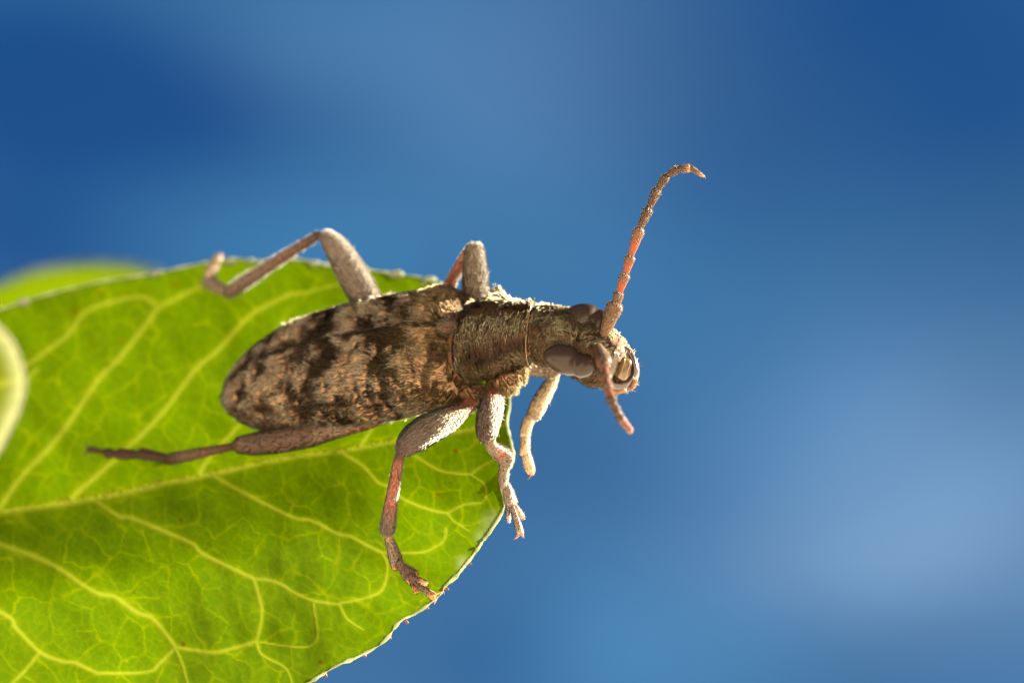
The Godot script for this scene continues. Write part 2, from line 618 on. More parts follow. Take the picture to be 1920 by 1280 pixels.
func main_leaf() -> void:
	var at := P(-700, 1070, leaf_z(-700, 1070))
	var tr := Transform3D(W, MID + W * at * 0.001)
	var root := thing("leaf", "large sunlit green leaf with yellow veins under the beetle", "leaf", tr)
	var inv := Transform3D(Basis(), -at)
	var o := flat_pairs([-700, 1070, -560, 900, -400, 770, -200, 655, -60, 600, 20, 574, 60, 561, 130, 541, 200, 526, 280, 514, 340, 502, 400, 490, 440, 486, 490, 491, 540, 486, 585, 491, 625, 500, 690, 506, 740, 514, 790, 521, 822, 534,
		862, 566, 905, 622, 938, 690, 955, 745, 950, 792, 958, 830, 962, 866, 940, 902])
	o.append_array(flat_pairs([945, 950, 922, 992, 905, 1014, 896, 1028, 878, 1052, 868, 1064, 855, 1080, 835, 1098, 827, 1112, 803, 1133, 778, 1150, 749, 1165, 720, 1202, 676, 1228, 632, 1247, 597, 1268,
		560, 1290, 470, 1335, 330, 1385, 130, 1420, -120, 1420, -380, 1340, -580, 1210]))
	var v := []
	v.append([midline, 15.0, 7.0])
	for s in [
		[[400, 892, 435, 913, 470, 931, 548, 970, 583, 976, 632, 1001, 656, 1006, 690, 1024, 715, 1036], 9, 7],
		[[715, 1036, 754, 1037, 793, 1035, 812, 1027, 832, 1014, 836, 992], 5, 4],
		[[715, 1036, 726, 1060, 717, 1104, 685, 1121, 636, 1131], 5, 6],
		[[181, 940, 220, 967, 245, 971, 318, 1001, 362, 1021, 377, 1037, 431, 1064, 475, 1085], 10, 9],
		[[475, 1085, 514, 1090, 553, 1112, 587, 1126, 636, 1133], 8, 6],
		[[475, 1085, 486, 1124, 490, 1158, 480, 1202], 8, 8],
		[[-160, 960, 0, 1021, 49, 1038, 108, 1065, 152, 1095, 186, 1114, 215, 1119, 255, 1148, 284, 1159, 313, 1192, 328, 1214], 11, 10],
		[[328, 1214, 365, 1219, 401, 1223, 441, 1214, 480, 1202], 8, 7],
		[[328, 1214, 343, 1251, 352, 1282, 380, 1330], 6, 5],
		[[328, 1214, 300, 1242, 274, 1260, 181, 1262], 7, 7],
		[[-200, 1060, 0, 1148, 29, 1178, 73, 1222, 113, 1239, 137, 1242, 160, 1252, 181, 1262], 11, 8],
		[[73, 1222, 50, 1252, 20, 1282, -30, 1320], 7, 5],
		[[480, 1202, 490, 1227, 534, 1252, 548, 1284], 6, 3],
		[[480, 1202, 534, 1211, 578, 1212, 595, 1192, 590, 1153, 587, 1126], 4, 4],
		[[642, 850, 681, 875, 707, 904, 727, 913, 750, 932, 771, 943, 810, 957, 838, 962], 7, 6],
		[[838, 962, 870, 946, 905, 941, 910, 912, 882, 890], 5, 3],
		[[778, 855, 821, 881, 849, 887, 882, 890], 5, 4],
		[[882, 890, 905, 873, 935, 858], 4, 3],
		[[838, 962, 852, 978, 880, 996], 4, 2],
		[[636, 1133, 650, 1160, 680, 1180], 5, 3],
		[[135, 932, 195, 879, 240, 838, 305, 773, 366, 692, 406, 659, 440, 620, 470, 590, 500, 573, 541, 552], 11, 7],
		[[541, 552, 575, 548, 600, 541, 640, 532], 6, 4],
		[[-20, 960, 0, 948, 41, 891, 93, 838, 134, 785, 183, 712, 227, 667, 284, 594], 11, 10],
		[[284, 594, 296, 578, 325, 562, 366, 541, 392, 528], 9, 6],
		[[296, 578, 276, 560, 244, 558, 195, 570, 158, 586, 126, 627, 90, 655, 61, 676, 20, 700], 7, 9],
		[[373, 888, 392, 858, 425, 822, 452, 793, 520, 720, 600, 650], 9, 6],
		[[675, 838, 686, 820, 698, 803, 740, 740, 790, 680], 8, 5],
		[[-190, 990, -120, 900, -30, 800, 30, 730, 70, 690], 11, 6],
	]:
		v.append([flat_pairs(s[0]), float(s[1]), float(s[2])])
	var spots := [[338, 975, 4, 0.8], [343, 1207, 5, 0.9], [600, 1241, 5, 0.8], [820, 926, 5, 0.6], [854, 845, 5, 0.95], [671, 1055, 3.5, 0.6], [228, 640, 9, 0.35], [173, 643, 8, 0.2], [140, 583, 9, 0.35], [188, 548, 9, 0.25], [330, 535, 9, 0.3],
		[690, 1180, 3, 0.6], [520, 1050, 3, 0.5], [250, 1110, 3, 0.6], [440, 1150, 2.6, 0.5], [600, 940, 3, 0.5], [770, 1085, 3, 0.5], [845, 905, 3, 0.4], [926, 978, 22, -0.30], [902, 1006, 16, -0.2], [870, 1056, 16, -0.28]]
	make_leaf(root, inv, smooth_line(o, 4, true), leaf_z, v, steps(-700, 975, -24, 980, 3.0, 22.0), steps(478, 1426, 470, 1290, 3.0, 18.0), 0.078, 0.16, Color(0.0280, 0.0500, 0.0002), spots)
	# small rust-coloured teeth that sit on the margin
	for s in [[891, 1029, 1, -0.1], [908, 1014, 1, -0.4], [879, 1057, 1, 0.2], [837, 1103, 1, 0.5], [762, 1164, 0.7, 0.8], [730, 1192, 0.6, 0.9], [610, 1263, 0.5, 0.9], [683, 1226, 0.5, 0.8], [800, 1138, 0.8, 0.7]]:
		var z: float = leaf_z(s[0], s[1]) - 0.1
		var a := inv * P(s[0] - 4.0 * s[2], s[1] - 2, z)
		var d := Vector3(s[2], -s[3], 0.15).normalized()
		var mb := MB.new()
		var rust := Color(0.10, 0.035, 0.018)
		limb(mb, finer([[a, 0.06, 0.06, rust, 0.0], [a + d * 0.10, 0.07, 0.065, rust, 0.0], [a + d * 0.19, 0.05, 0.05, rust * 0.6, 0.0], [a + d * 0.23, 0.02, 0.02, rust * 0.5, 0.0]], 3), 8, Vector3(0, 0, 1), rust)
		put("margin_tooth", root, mb, M.leg)
	# whitish crumbs and knobs along the far margin
	for s in [[432, 490, 0.34, 0.9], [470, 489, 0.24, 0.8], [590, 494, 0.28, 1.0], [676, 504, 0.25, 0.8], [742, 514, 0.36, 0.9], [806, 524, 0.30, 1.0], [820, 533, 0.26, 1.0], [793, 531, 0.16, 0.9], [290, 513, 0.3, 0.8], [44, 566, 0.34, 0.8], [655, 575, 0.12, 0.9]]:
		var mb := MB.new()
		var r: float = s[2]
		ball(mb, inv * P(s[0], s[1], leaf_z(s[0], s[1]) + 0.05), Basis(Vector3(r * 0.95, 0, 0), Vector3(0, r * 0.5, 0), Vector3(0, 0, r * 0.6)), Color(0.30, 0.32, 0.2) * s[3], 14, 10,
			func(d: Vector3) -> Vector3: return d * (1.0 + 0.5 * nz2.get_noise_3d(d.x * 40 + s[0], d.y * 40, d.z * 40)))
		put("margin_knob", root, mb, M.leaf)
	var stalk := MB.new()
	var g := Color(0.12, 0.16, 0.03)
	limb(stalk, finer([[Vector3(0.8, 0.1, -0.2), 0.28, 0.26, g, 0.0], [Vector3(-2.5, -1.2, -0.8), 0.55, 0.5, g, 0.0], [Vector3(-6, -2.8, -1.6), 0.6, 0.6, g, 0.0], [Vector3(-9.6, -4.2, -2.6), 0.85, 0.8, g * 0.7, 0.0]], 6), 12, Vector3(0, 0, 1), g)
	put("leaf_stalk", root, stalk, M.leaf)


func back_leaf() -> void:
	var depth := func(px: float, py: float) -> float: return -60.0 - 0.55 * (600.0 - py) * K + 0.12 * (px - 100.0) * K
	var at := P(-420, 900, depth.call(-420, 900))
	var root := thing("leaf", "blurred green leaf whose rounded top rises behind the large leaf", "leaf", Transform3D(W, MID + W * at * 0.001))
	root.set_meta("group", "leaves of the shrub")
	var o := flat_pairs([-420, 900, -330, 700, -180, 590, 0, 534, 60, 511, 130, 499, 205, 496, 270, 504, 308, 524, 328, 580, 300, 660, 220, 760, 80, 860, -120, 930, -300, 940])
	var v := [[flat_pairs([-420, 900, -200, 780, 0, 680, 200, 590, 325, 545]), 20.0, 8.0], [flat_pairs([-100, 730, 0, 640, 60, 560]), 9.0, 6.0], [flat_pairs([0, 680, 100, 600, 170, 540]), 9.0, 6.0], [flat_pairs([-200, 780, -120, 690, -40, 600]), 9.0, 6.0]]
	make_leaf(root, Transform3D(Basis(), -at), smooth_line(o, 4, true), depth, v, steps(-420, 340, -30, 340, 8.0, 16.0), steps(480, 945, 480, 660, 8.0, 14.0), 0.15, 0.22, Color(0.052, 0.082, 0.0006), [], 0.0, Color(0.07, 0.10, 0.006))


func side_leaf() -> void:
	var depth := func(px: float, py: float) -> float: return 15.0 + 0.25 * (px - 50.0) * K - 0.00012 * pow(absf(px - 60.0), 1.9) * K + 0.3 * (py - 730.0) * K
	var at := P(-420, 830, depth.call(-420, 830))
	var root := thing("leaf", "leaf tip with a thick whitish rim at the photo's left edge", "leaf", Transform3D(W, MID + W * at * 0.001))
	root.set_meta("group", "leaves of the shrub")
	var o := flat_pairs([-420, 830, -330, 690, -200, 600, -90, 574, -24, 592, 8, 618, 32, 652, 45, 692, 48, 725, 38, 768, 18, 812, -8, 858, -60, 900, -180, 950, -320, 930])
	var v := [[flat_pairs([-420, 830, -250, 780, -100, 745, 40, 710]), 20.0, 8.0]]
	make_leaf(root, Transform3D(Basis(), -at), smooth_line(o, 4, true), depth, v, steps(-420, 60, -30, 60, 6.0, 16.0), steps(580, 956, 580, 920, 6.0, 12.0), 0.05, 0.3, Color(0.036, 0.046, 0.0006), [], 0.0, Color(0.13, 0.145, 0.06), 0.4, 26.0)


func twig() -> void:
	# the woody shoot out of the photograph's left side that carries the leaves
	var root := thing("twig", "brown woody shoot that carries the three leaves", "twig", Transform3D(Basis(), Vector3(-0.06, 0.0, -0.03)))
	var mb := MB.new()
	var b := Color(0.16, 0.11, 0.07)
	var top := (MID + W * P(-1120, 1250, -19.0) * 0.001 - root.position) * 1000.0
	limb(mb, finer([[Vector3(0, -20, 0), 6.0, 6.0, b, 0.0], [Vector3(15, 300, 4), 4.0, 4.0, b, 0.0], [Vector3(-6, 700, 10), 2.8, 2.8, b, 0.0], [top + Vector3(0, -60, 0), 1.6, 1.6, b, 0.0], [top, 1.1, 1.1, b, 0.0], [top + Vector3(2, 20, -8), 0.6, 0.6, Color(0.2, 0.25, 0.07), 0.0]], 8), 12, Vector3(0, 0, 1), b, 0.1)
	put("stem", root, mb, M.wood)


# ------------------------------------------------------------------ the beetle
const TAN := Color(0.74, 0.60, 0.41)
const GOLD := Color(0.95, 0.71, 0.41)
const GREY := Color(0.76, 0.69, 0.58)


func elytron(root: Node3D, side: float) -> void:
	var mb := MB.new()
	var nt := 190
	var nv := 80
	var rows := nv * 2
	for i in nt + 1:
		var t := float(i) / nt
		t = t * 0.92 + 0.08 * (1.0 - cos(t * PI * 0.5)) if t < 1.0 else 1.0
		var e := maxf(t - 0.48, 0.0) / 0.52
		var w := (2.78 + 0.24 * sst(0.0, 0.3, t) - 0.12 * sst(0.35, 0.6, t)) * pow(maxf(1.0 - pow(e, 2.0), 0.0), 0.60)
		var g := maxf(t - 0.62, 0.0) / 0.38
		var h := (1.75 + 0.4 * sst(0.0, 0.22, t) - 0.15 * sst(0.4, 0.7, t)) * pow(maxf(1.0 - pow(g, 2.2), 0.0), 0.6)
		var f := 1.0 - clampf(t / 0.075, 0.0, 1.0)
		var q := sqrt(maxf(1.0 - f * f, 0.0))
		for j in rows:
			var inner := j >= nv
			var v := float(j) / (nv - 1) if not inner else float(rows - 1 - j) / (nv - 1)
			var ph := v * 1.95
			var s := sin(ph)
			var c := cos(ph)
			var zz := pow(absf(s), 0.86)
			var yy := signf(c) * pow(absf(c), 0.84)
			var ww := w * lerpf(0.86, 1.0, q)
			var hh := h * lerpf(0.45, 1.0, q)
			if inner:
				ww = maxf(ww - 0.1, 0.0); hh = maxf(hh - 0.1, 0.0)
			# raised ribs, the seam's own ridge, and the shoulder knob
			var rib := 0.07 * (bump(v, 0.31, 0.035) + bump(v, 0.52, 0.03) + 0.7 * bump(v, 0.70, 0.03)) * sst(0.04, 0.2, t) * sst(0.98, 0.75, t)
			rib += 0.03 * bump(v, 0.0, 0.03) - 0.07 * bump(v, 0.1, 0.07)
			rib += 0.26 * bump(v, 0.55, 0.16) * bump(t, 0.085, 0.06)
			if inner:
				rib = 0.0
			var x := 0.1 - 13.0 * t - 0.5 * (1.0 - zz) * (1.0 - q) * 0.4
			var p := Vector3(x, -0.35 + hh * yy + rib * maxf(yy, 0.0) - 0.55 * sst(0.55, 1.0, t), side * (0.012 + ww * zz + rib * zz))
			var nn := nz2.get_noise_3d(p.x * 40, p.y * 40, p.z * 40)
			if not inner:
				p += Vector3(0, yy, side * zz) * 0.008 * nn
			# pattern: pale felt patches on dark horn, two oblique tawny bands
			var a := 1.2 * nz.get_noise_3d(p.x * 100, v * 190, side * 30 + 10)
			var b := 0.8 * nz2.get_noise_3d(p.x * 13, v * 44, side * 20)
			var band := 0.75 * bump(t + 0.05 * (v - 0.4), 0.37, 0.055) + 0.75 * bump(t - 0.06 * (v - 0.4), 0.66, 0.06) + 0.5 * bump(t, 0.86, 0.06) + 0.30 * bump(t, 0.09, 0.08)
			var dark := 0.75 * bump(t + 0.03 * sin(v * 10.0), 0.25, 0.04) * bump(v, 0.25, 0.5) + 0.70 * bump(t + 0.05 * sin(v * 9.0), 0.50, 0.042) + 0.65 * bump(t + 0.03 * sin(v * 12.0), 0.75, 0.032) + 0.5 * bump(v, 0.06, 0.06)
			dark += 0.75 * bump(v, 0.42, 0.03) * clampf(0.4 + 2.0 * nz2.get_noise_2d(p.x * 12, 7 + side), 0.0, 1.0) + 0.7 * bump(v, 0.62, 0.03) * clampf(0.3 + 2.0 * nz2.get_noise_2d(p.x * 12, 55 + side), 0.0, 1.0)
			var pale := clampf(0.42 + 1.15 * a + 0.75 * b + 0.55 * band - 0.62 * dark + 0.12 * v + 0.35 * bump(v, 0.92, 0.06), 0.0, 1.0)
			pale = sst(0.16, 0.62, pale) * (1.0 - 0.85 * sst(0.16, 0.30, nz2.get_noise_3d(p.x * 26, v * 52, side * 9 + 77)))
			var tawny := clampf(band * 1.1 + b, 0.0, 1.0)
			var col := Color(0.014, 0.008, 0.005).lerp(Color(0.15, 0.09, 0.05).lerp(Color(0.24, 0.13, 0.065), tawny), pale)
			var hair := Color(0.075, 0.045, 0.026).lerp(Color(0.95, 0.79, 0.61).lerp(Color(0.95, 0.72, 0.50), tawny), pale)
			hair = hair.lerp(Color(0.62, 0.40, 0.15), 0.65 * sst(0.24, 0.05, t))
			var flow := Vector3(-1, 0, side * (0.25 * sin(t * 21.0 + v * 5.0) + 0.9 * nz.get_noise_2d(p.x * 22, p.z * 22)))
			if v < 0.013:
				col = Color(0.012, 0.008, 0.004)
			var tuft := clampf(0.62 + 1.9 * nz2.get_noise_3d(p.x * 52, p.y * 80, p.z * 80 + 30), 0.28, 1.0)
			mb.vert(p, col, flow, 0.0 if inner or v > 0.99 or v < 0.01 else lerpf(0.45, 1.0, pale) * tuft, hair)
	for i in nt:
		for j in rows:
			var a := i * rows + j
			var b := (i + 1) * rows + j
			var c := (i + 1) * rows + (j + 1) % rows
			var d := i * rows + (j + 1) % rows
			mb.tri(a, b, c); mb.tri(a, c, d)
	mb.turn_out(0, Vector3(-5.5, 0.8, side * 1.2))
	var o := put("elytron", root, mb, M.chitin)
	add_fur("elytron_hair", o, fur(mb, 290.0, 0.36, 0.0160, 0.24, 0.20, 0.5))


# body stations: x, y, z, half width, height above, depth below, roundness
var SPINE := [
	[-11.3, -0.75, 0.0, 0.15, 0.1, 0.15], [-10.8, -0.7, 0.0, 0.9, 0.3, 0.6], [-9.5, -0.55, 0.0, 1.75, 0.6, 1.05], [-7.5, -0.45, 0.0, 2.3, 0.9, 1.4], [-5.0, -0.4, 0.0, 2.55, 1.1, 1.65], [-2.5, -0.35, 0.0, 2.6, 1.1, 1.85],
	[-0.8, -0.3, 0.0, 2.3, 1.1, 1.9], [0.05, -0.15, 0.05, 1.75, 0.95, 1.6], [0.35, 0.0, 0.1, 1.72, 0.98, 1.45], [0.7, 0.02, 0.14, 1.86, 1.12, 1.45], [1.3, 0.03, 0.17, 1.82, 1.32, 1.55], [2.0, 0.02, 0.2, 1.74, 1.34, 1.6], [2.7, 0.0, 0.2, 1.52, 1.22, 1.5],
	[3.2, -0.05, 0.2, 1.36, 1.14, 1.32], [3.62, -0.08, 0.2, 1.36, 1.14, 1.25], [3.74, -0.12, 0.22, 1.24, 1.05, 1.2], [4.2, -0.2, 0.28, 1.26, 1.06, 1.26], [4.9, -0.4, 0.42, 1.32, 1.1, 1.38], [5.6, -0.66, 0.56, 1.36, 1.12, 1.5], [6.3, -0.98, 0.72, 1.34, 1.06, 1.58],
	[6.8, -1.28, 0.88, 1.26, 0.96, 1.5], [7.15, -1.55, 1.0, 1.1, 0.86, 1.3], [7.4, -1.8, 1.1, 0.95, 0.78, 1.15], [7.6, -2.05, 1.18, 0.85, 0.66, 1.0], [7.75, -2.25, 1.22, 0.6, 0.48, 0.7]]


func body(root: Node3D) -> void:
	var st := []
	for i in SPINE.size() - 1:
		var a = SPINE[maxi(i - 1, 0)]
		var b = SPINE[i]
		var c = SPINE[i + 1]
		var d = SPINE[mini(i + 2, SPINE.size() - 1)]
		var m := 5 if b[0] < 0.0 else 8
		for k in m:
			var f := float(k) / m
			var row := []
			for q in 6:
				row.append(cubic_interpolate(b[q], c[q], a[q], d[q], f))
			st.append(row)
	st.append(SPINE[-1])
	var seg := 96
	var mb := MB.new()
	for s in st:
		for j in seg:
			var f := TAU * j / seg                        # 0 = right side, up over the back
			var cs := cos(f)
			var sn := sin(f)
			var e := 0.86
			var x: float = s[0]
			var z: float = signf(cs) * pow(absf(cs), e) * s[3]
			var y: float = signf(sn) * pow(absf(sn), e) * (s[4] if sn > 0.0 else s[5])
			var p := Vector3(x, s[1] + y, s[2] + z)
			var out := Vector3(0, sn, cs)
			p.x += 0.4 * y * bump(x, 3.6, 1.5)
			var n0 := nz2.get_noise_3d(p.x * 12, p.y * 12, p.z * 12)
			# prothorax: pointed knob on each flank, hollow along the back, waists before and behind
			var knob := bump(x, 1.95, 0.5)
			for sd in [-1.0, 1.0]:
				var lat := bump(f if sd > 0 else absf(f - PI), 0.28, 0.52)
				if sd > 0 and f > PI:
					lat = bump(f - TAU, 0.28, 0.52)
				p += Vector3(-0.06, 0.10, sd) * 0.42 * lat * knob
				p += Vector3(-0.25, 0.35, sd) * 0.34 * bump(lat, 1.0, 0.10) * bump(x, 1.85, 0.20)
			var back := bump(f, PI * 0.5, 0.16) * bump(x, 1.9, 1.0)
			p.y -= 0.10 * back
			p.y += 0.12 * (bump(f, PI * 0.5 - 0.5, 0.26) + bump(f, PI * 0.5 + 0.5, 0.26)) * bump(x, 1.8, 0.7)
			# front and hind collar edges of the prothorax
			p += out * (0.06 * bump(x, 3.62, 0.07) - 0.09 * bump(x, 3.80, 0.07) + 0.05 * bump(x, 0.62, 0.08) - 0.10 * bump(x, 0.40, 0.09))
			p += out * 0.045 * sin(x * 19.0 + 1.5 * n0) * bump(x, 3.15, 0.38) * clampf(sn + 0.6, 0.0, 1.0)
			# brow ridges and the groove between the antennae, cheeks
			p.y += 0.12 * bump(x, 6.5, 0.5) * (bump(f, PI * 0.5 - 0.55, 0.25) + bump(f, PI * 0.5 + 0.55, 0.25))
			p.y -= 0.12 * bump(x, 6.3, 0.9) * bump(f, PI * 0.5, 0.15)
			var cheek := bump(f, TAU - 0.55, 0.35) + bump(f, PI + 0.55, 0.35)
			p += Vector3(0.0, -0.22, 0.42 * signf(cs)) * cheek * bump(x, 5.95, 0.75)
			var n1 := nz2.get_noise_3d(p.x * 34, p.y * 34, p.z * 34)
			p += out * 0.035 * n1
			# bald dark stripes on the prothorax
			var stripe := 0.0
			if x > 0.3 and x < 3.7:
				stripe = 1.7 * bump(f, PI * 0.5 + 0.36, 0.15) * sst(0.4, 1.0, x) + 1.9 * bump(f, 0.50, 0.22) * sst(0.5, 1.2, x) + 0.8 * bump(x, 0.62, 0.16) * bump(f, PI * 0.55, 0.7)
			stripe = clampf(stripe * (0.75 + 1.6 * n1), 0.0, 0.92)
			var col := Color(0.016, 0.009, 0.005).lerp(Color(0.045, 0.024, 0.012), clampf(0.5 + n1, 0.0, 1.0)).lerp(Color(0.012, 0.007, 0.005), stripe)
			var hair := GOLD.lerp(TAN, clampf(0.35 + nz.get_noise_3d(p.x * 30, p.y * 30, p.z * 30), 0.0, 1.0))
			hair = hair.lerp(Color(0.10, 0.058, 0.03), minf(stripe * 1.2, 1.0))
			if sn < -0.2:
				hair = hair.lerp(Color(0.62, 0.48, 0.26), 0.6)
			if x < 0.3:
				col = Color(0.10, 0.05, 0.025); hair = Color(0.60, 0.46, 0.24)
			if x > 7.3:
				col = Color(0.09, 0.05, 0.03)
			var sw := 2.6 * nz.get_noise_3d(p.x * 13, p.y * 13, p.z * 13 + 5)
			var along := Vector3(1, 0, 0) if x > 3.75 else Vector3(0.35, 0, 0)
			var across := Vector3(0, cs, -sn) * (1.0 if cs > 0 else -1.0)
			if x > 3.75:
				across *= 0.5
			var flow := along * cos(sw) + across * (0.9 + 0.5 * sin(sw)) + Vector3(0.7, 0, 0) * sin(sw)
			if x < 0.3:
				flow = Vector3(-1, -0.2, 0)
			var dens := 1.0 - 0.85 * stripe
			if x > 3.66 and x < 3.78:
				dens *= 0.3
			if x < -0.3 and sn > 0.1:
				dens = 0.0
			if x > 0.2 and x < 0.5 and sn > -0.3:
				dens *= 0.15
				col = Color(0.012, 0.007, 0.005)
			if x > 7.3:
				dens *= 0.12
			dens *= clampf(0.55 + 2.2 * nz2.get_noise_3d(p.x * 46, p.y * 60, p.z * 60 + 60), 0.06, 1.0)
			mb.vert(p, col, flow, dens, hair)
	for i in st.size() - 1:
		for j in seg:
			var a := i * seg + j
			var b := (i + 1) * seg + j
			var c := (i + 1) * seg + (j + 1) % seg
			var d := i * seg + (j + 1) % seg
			mb.tri(a, b, c); mb.tri(a, c, d)
	for e in 2:
		var i := 0 if e == 0 else st.size() - 1
		var q := mb.vert(Vector3(st[i][0] + (-0.05 if e == 0 else 0.05), st[i][1], st[i][2]), Color(0.05, 0.03, 0.02))
		for j in seg:
			if e == 0:
				mb.tri(q, i * seg + j, i * seg + (j + 1) % seg)
			else:
				mb.tri(q, i * seg + (j + 1) % seg, i * seg + j)
	mb.turn_out(0, Vector3(-1, -0.3, 0.2))
	var o := put("body", root, mb, M.chitin)
	add_fur("body_hair", o, fur(mb, 290.0, 0.35, 0.0165, 0.28, 0.18, 0.5, 0.04))
	# thin pale seam at the front collar of the prothorax
	var seam := MB.new()
	var ring := []
	for k in 33:
		var f := lerpf(-0.5, PI + 0.5, k / 32.0)
		var cs := cos(f)
		var sn := sin(f)
		ring.append([Vector3(3.66, -0.08 + signf(sn) * pow(absf(sn), 0.86) * (1.14 if sn > 0 else 1.25) + sn * 0.05, 0.2 + signf(cs) * pow(absf(cs), 0.86) * 1.36 + cs * 0.05) + Vector3(0.4 * signf(sn) * pow(absf(sn), 0.86) * 1.14, 0, 0), 0.012, 0.012, Color(0.24, 0.14, 0.07), 0.0])
	limb(seam, ring, 6, Vector3.RIGHT, TAN)
	put("collar_seam", root, seam, M.gloss)
	# scutellum: small shield between the wing cases
	var sc := MB.new()
	ball(sc, Vector3(0.0, 1.15, 0.05), Basis(Vector3(0.5, -0.1, 0), Vector3(0.1, 0.2, 0), Vector3(0, 0, 0.36)), Color(0.06, 0.035, 0.02), 20, 12)
	var so := put("scutellum", root, sc, M.chitin)
	for k in sc.v.size():
		sc.h[k] = 0.8; sc.hc[k] = TAN; sc.t[k] = Vector3(-1, 0, 0)
	add_fur("scutellum_hair", so, fur(sc, 320.0, 0.25, 0.012, 0.35, 0.4))


func eyes(root: Node3D) -> void:
	# kidney-shaped: a long hind lobe and a rounder front lobe with a notch between, where the antenna stands
	for e in 2:
		var mb := MB.new()
		var along := Vector3(0.90, -0.40, 0.20).normalized()
		var at := L(1068, 676, 1.55) if e == 0 else L(1101, 602, 0.45)
		var out := (Vector3(0, 0.30, 1.0) if e == 0 else Vector3(0, 0.35, -1.0))
		out = (out - along * out.dot(along)).normalized()
		var up := along.cross(out).normalized()
		if up.y < 0.0:
			up = -up
		var ax := Basis(along * 1.20, up * 0.66, out * 0.70) if e == 0 else Basis(along * 1.05, up * 0.62, out * 0.78)
		ball(mb, at, ax, Color(0.021, 0.0145, 0.0115), 72, 48, func(d: Vector3) -> Vector3:
			var notch := bump(d.x, 0.30, 0.20) * sst(-0.25, 0.8, d.y) 
			var waist := bump(d.x, 0.34, 0.14)
			var lobe := sst(0.25, 0.6, d.x)
			var q := d
			q.y *= 1.0 - 0.10 * waist
			q.z *= 1.0 - 0.09 * waist + 0.08 * lobe
			q.y -= 0.24 * notch
			q.y -= 0.10 * lobe
			return q)
		var o := put("eye", root, mb, M.eye)


func leg_segments(list: Array, times: int) -> Array:
	var st := []
	for s in list:
		st.append([L(s[0], s[1], s[2]), s[3], s[4], s[5], s[6]])
	return finer(st, times)


# femur, shin and foot of one leg, each a tapered piece in line with the next
func leg(root: Node3D, femur: Array, tibia: Array, foot: Array, claw: Array, grey: Color, dens := 1.0, side := Vector3(0, 0, 1)) -> void:
	var top := MB.new()
	limb(top, leg_segments(femur, 7), 22, side, grey, 0.02)
	var f := put("leg", root, top, M.leg)
	add_fur("leg_hair", f, fur(top, 340.0 * dens, 0.25, 0.0118, 0.20, 0.17, 0.45))
	var low := MB.new()
	limb(low, leg_segments(tibia, 7), 16, side, grey, 0.02)
	var t := put("tibia", f, low, M.leg)
	var all := MB.new()
	var g := fur(low, 320.0 * dens, 0.21, 0.0112, 0.26, 0.17, 0.45)
	for part in [foot, claw]:
		for s in part:
			for q in s:
				if q[0] < 935.0 and q[1] > 800.0:
					q[2] = maxf(q[2], leaf_z(q[0], q[1]) + 0.10 + 0.7 * q[4])
	for s in foot:                                      # tarsus joints: flat, spreading to a cleft tip
		var mb := MB.new()
		limb(mb, leg_segments(s, 5), 14, side, grey * 0.8, 0.03)
		put("tarsus_joint", f, mb, M.leg)
		var h := fur(mb, 300.0 * dens, 0.14, 0.0115, 0.2, 0.15, 0.3)
		var shift := g.v.size()
		g.v.append_array(h.v); g.n.append_array(h.n); g.c.append_array(h.c)
		for k in h.ix:
			g.ix.append(k + shift)
	add_fur("shin_hair", f, g)
	for s in claw:
		var mb := MB.new()
		limb(mb, leg_segments(s, 5), 8, side, grey)
		put("claw", f, mb, M.gloss)


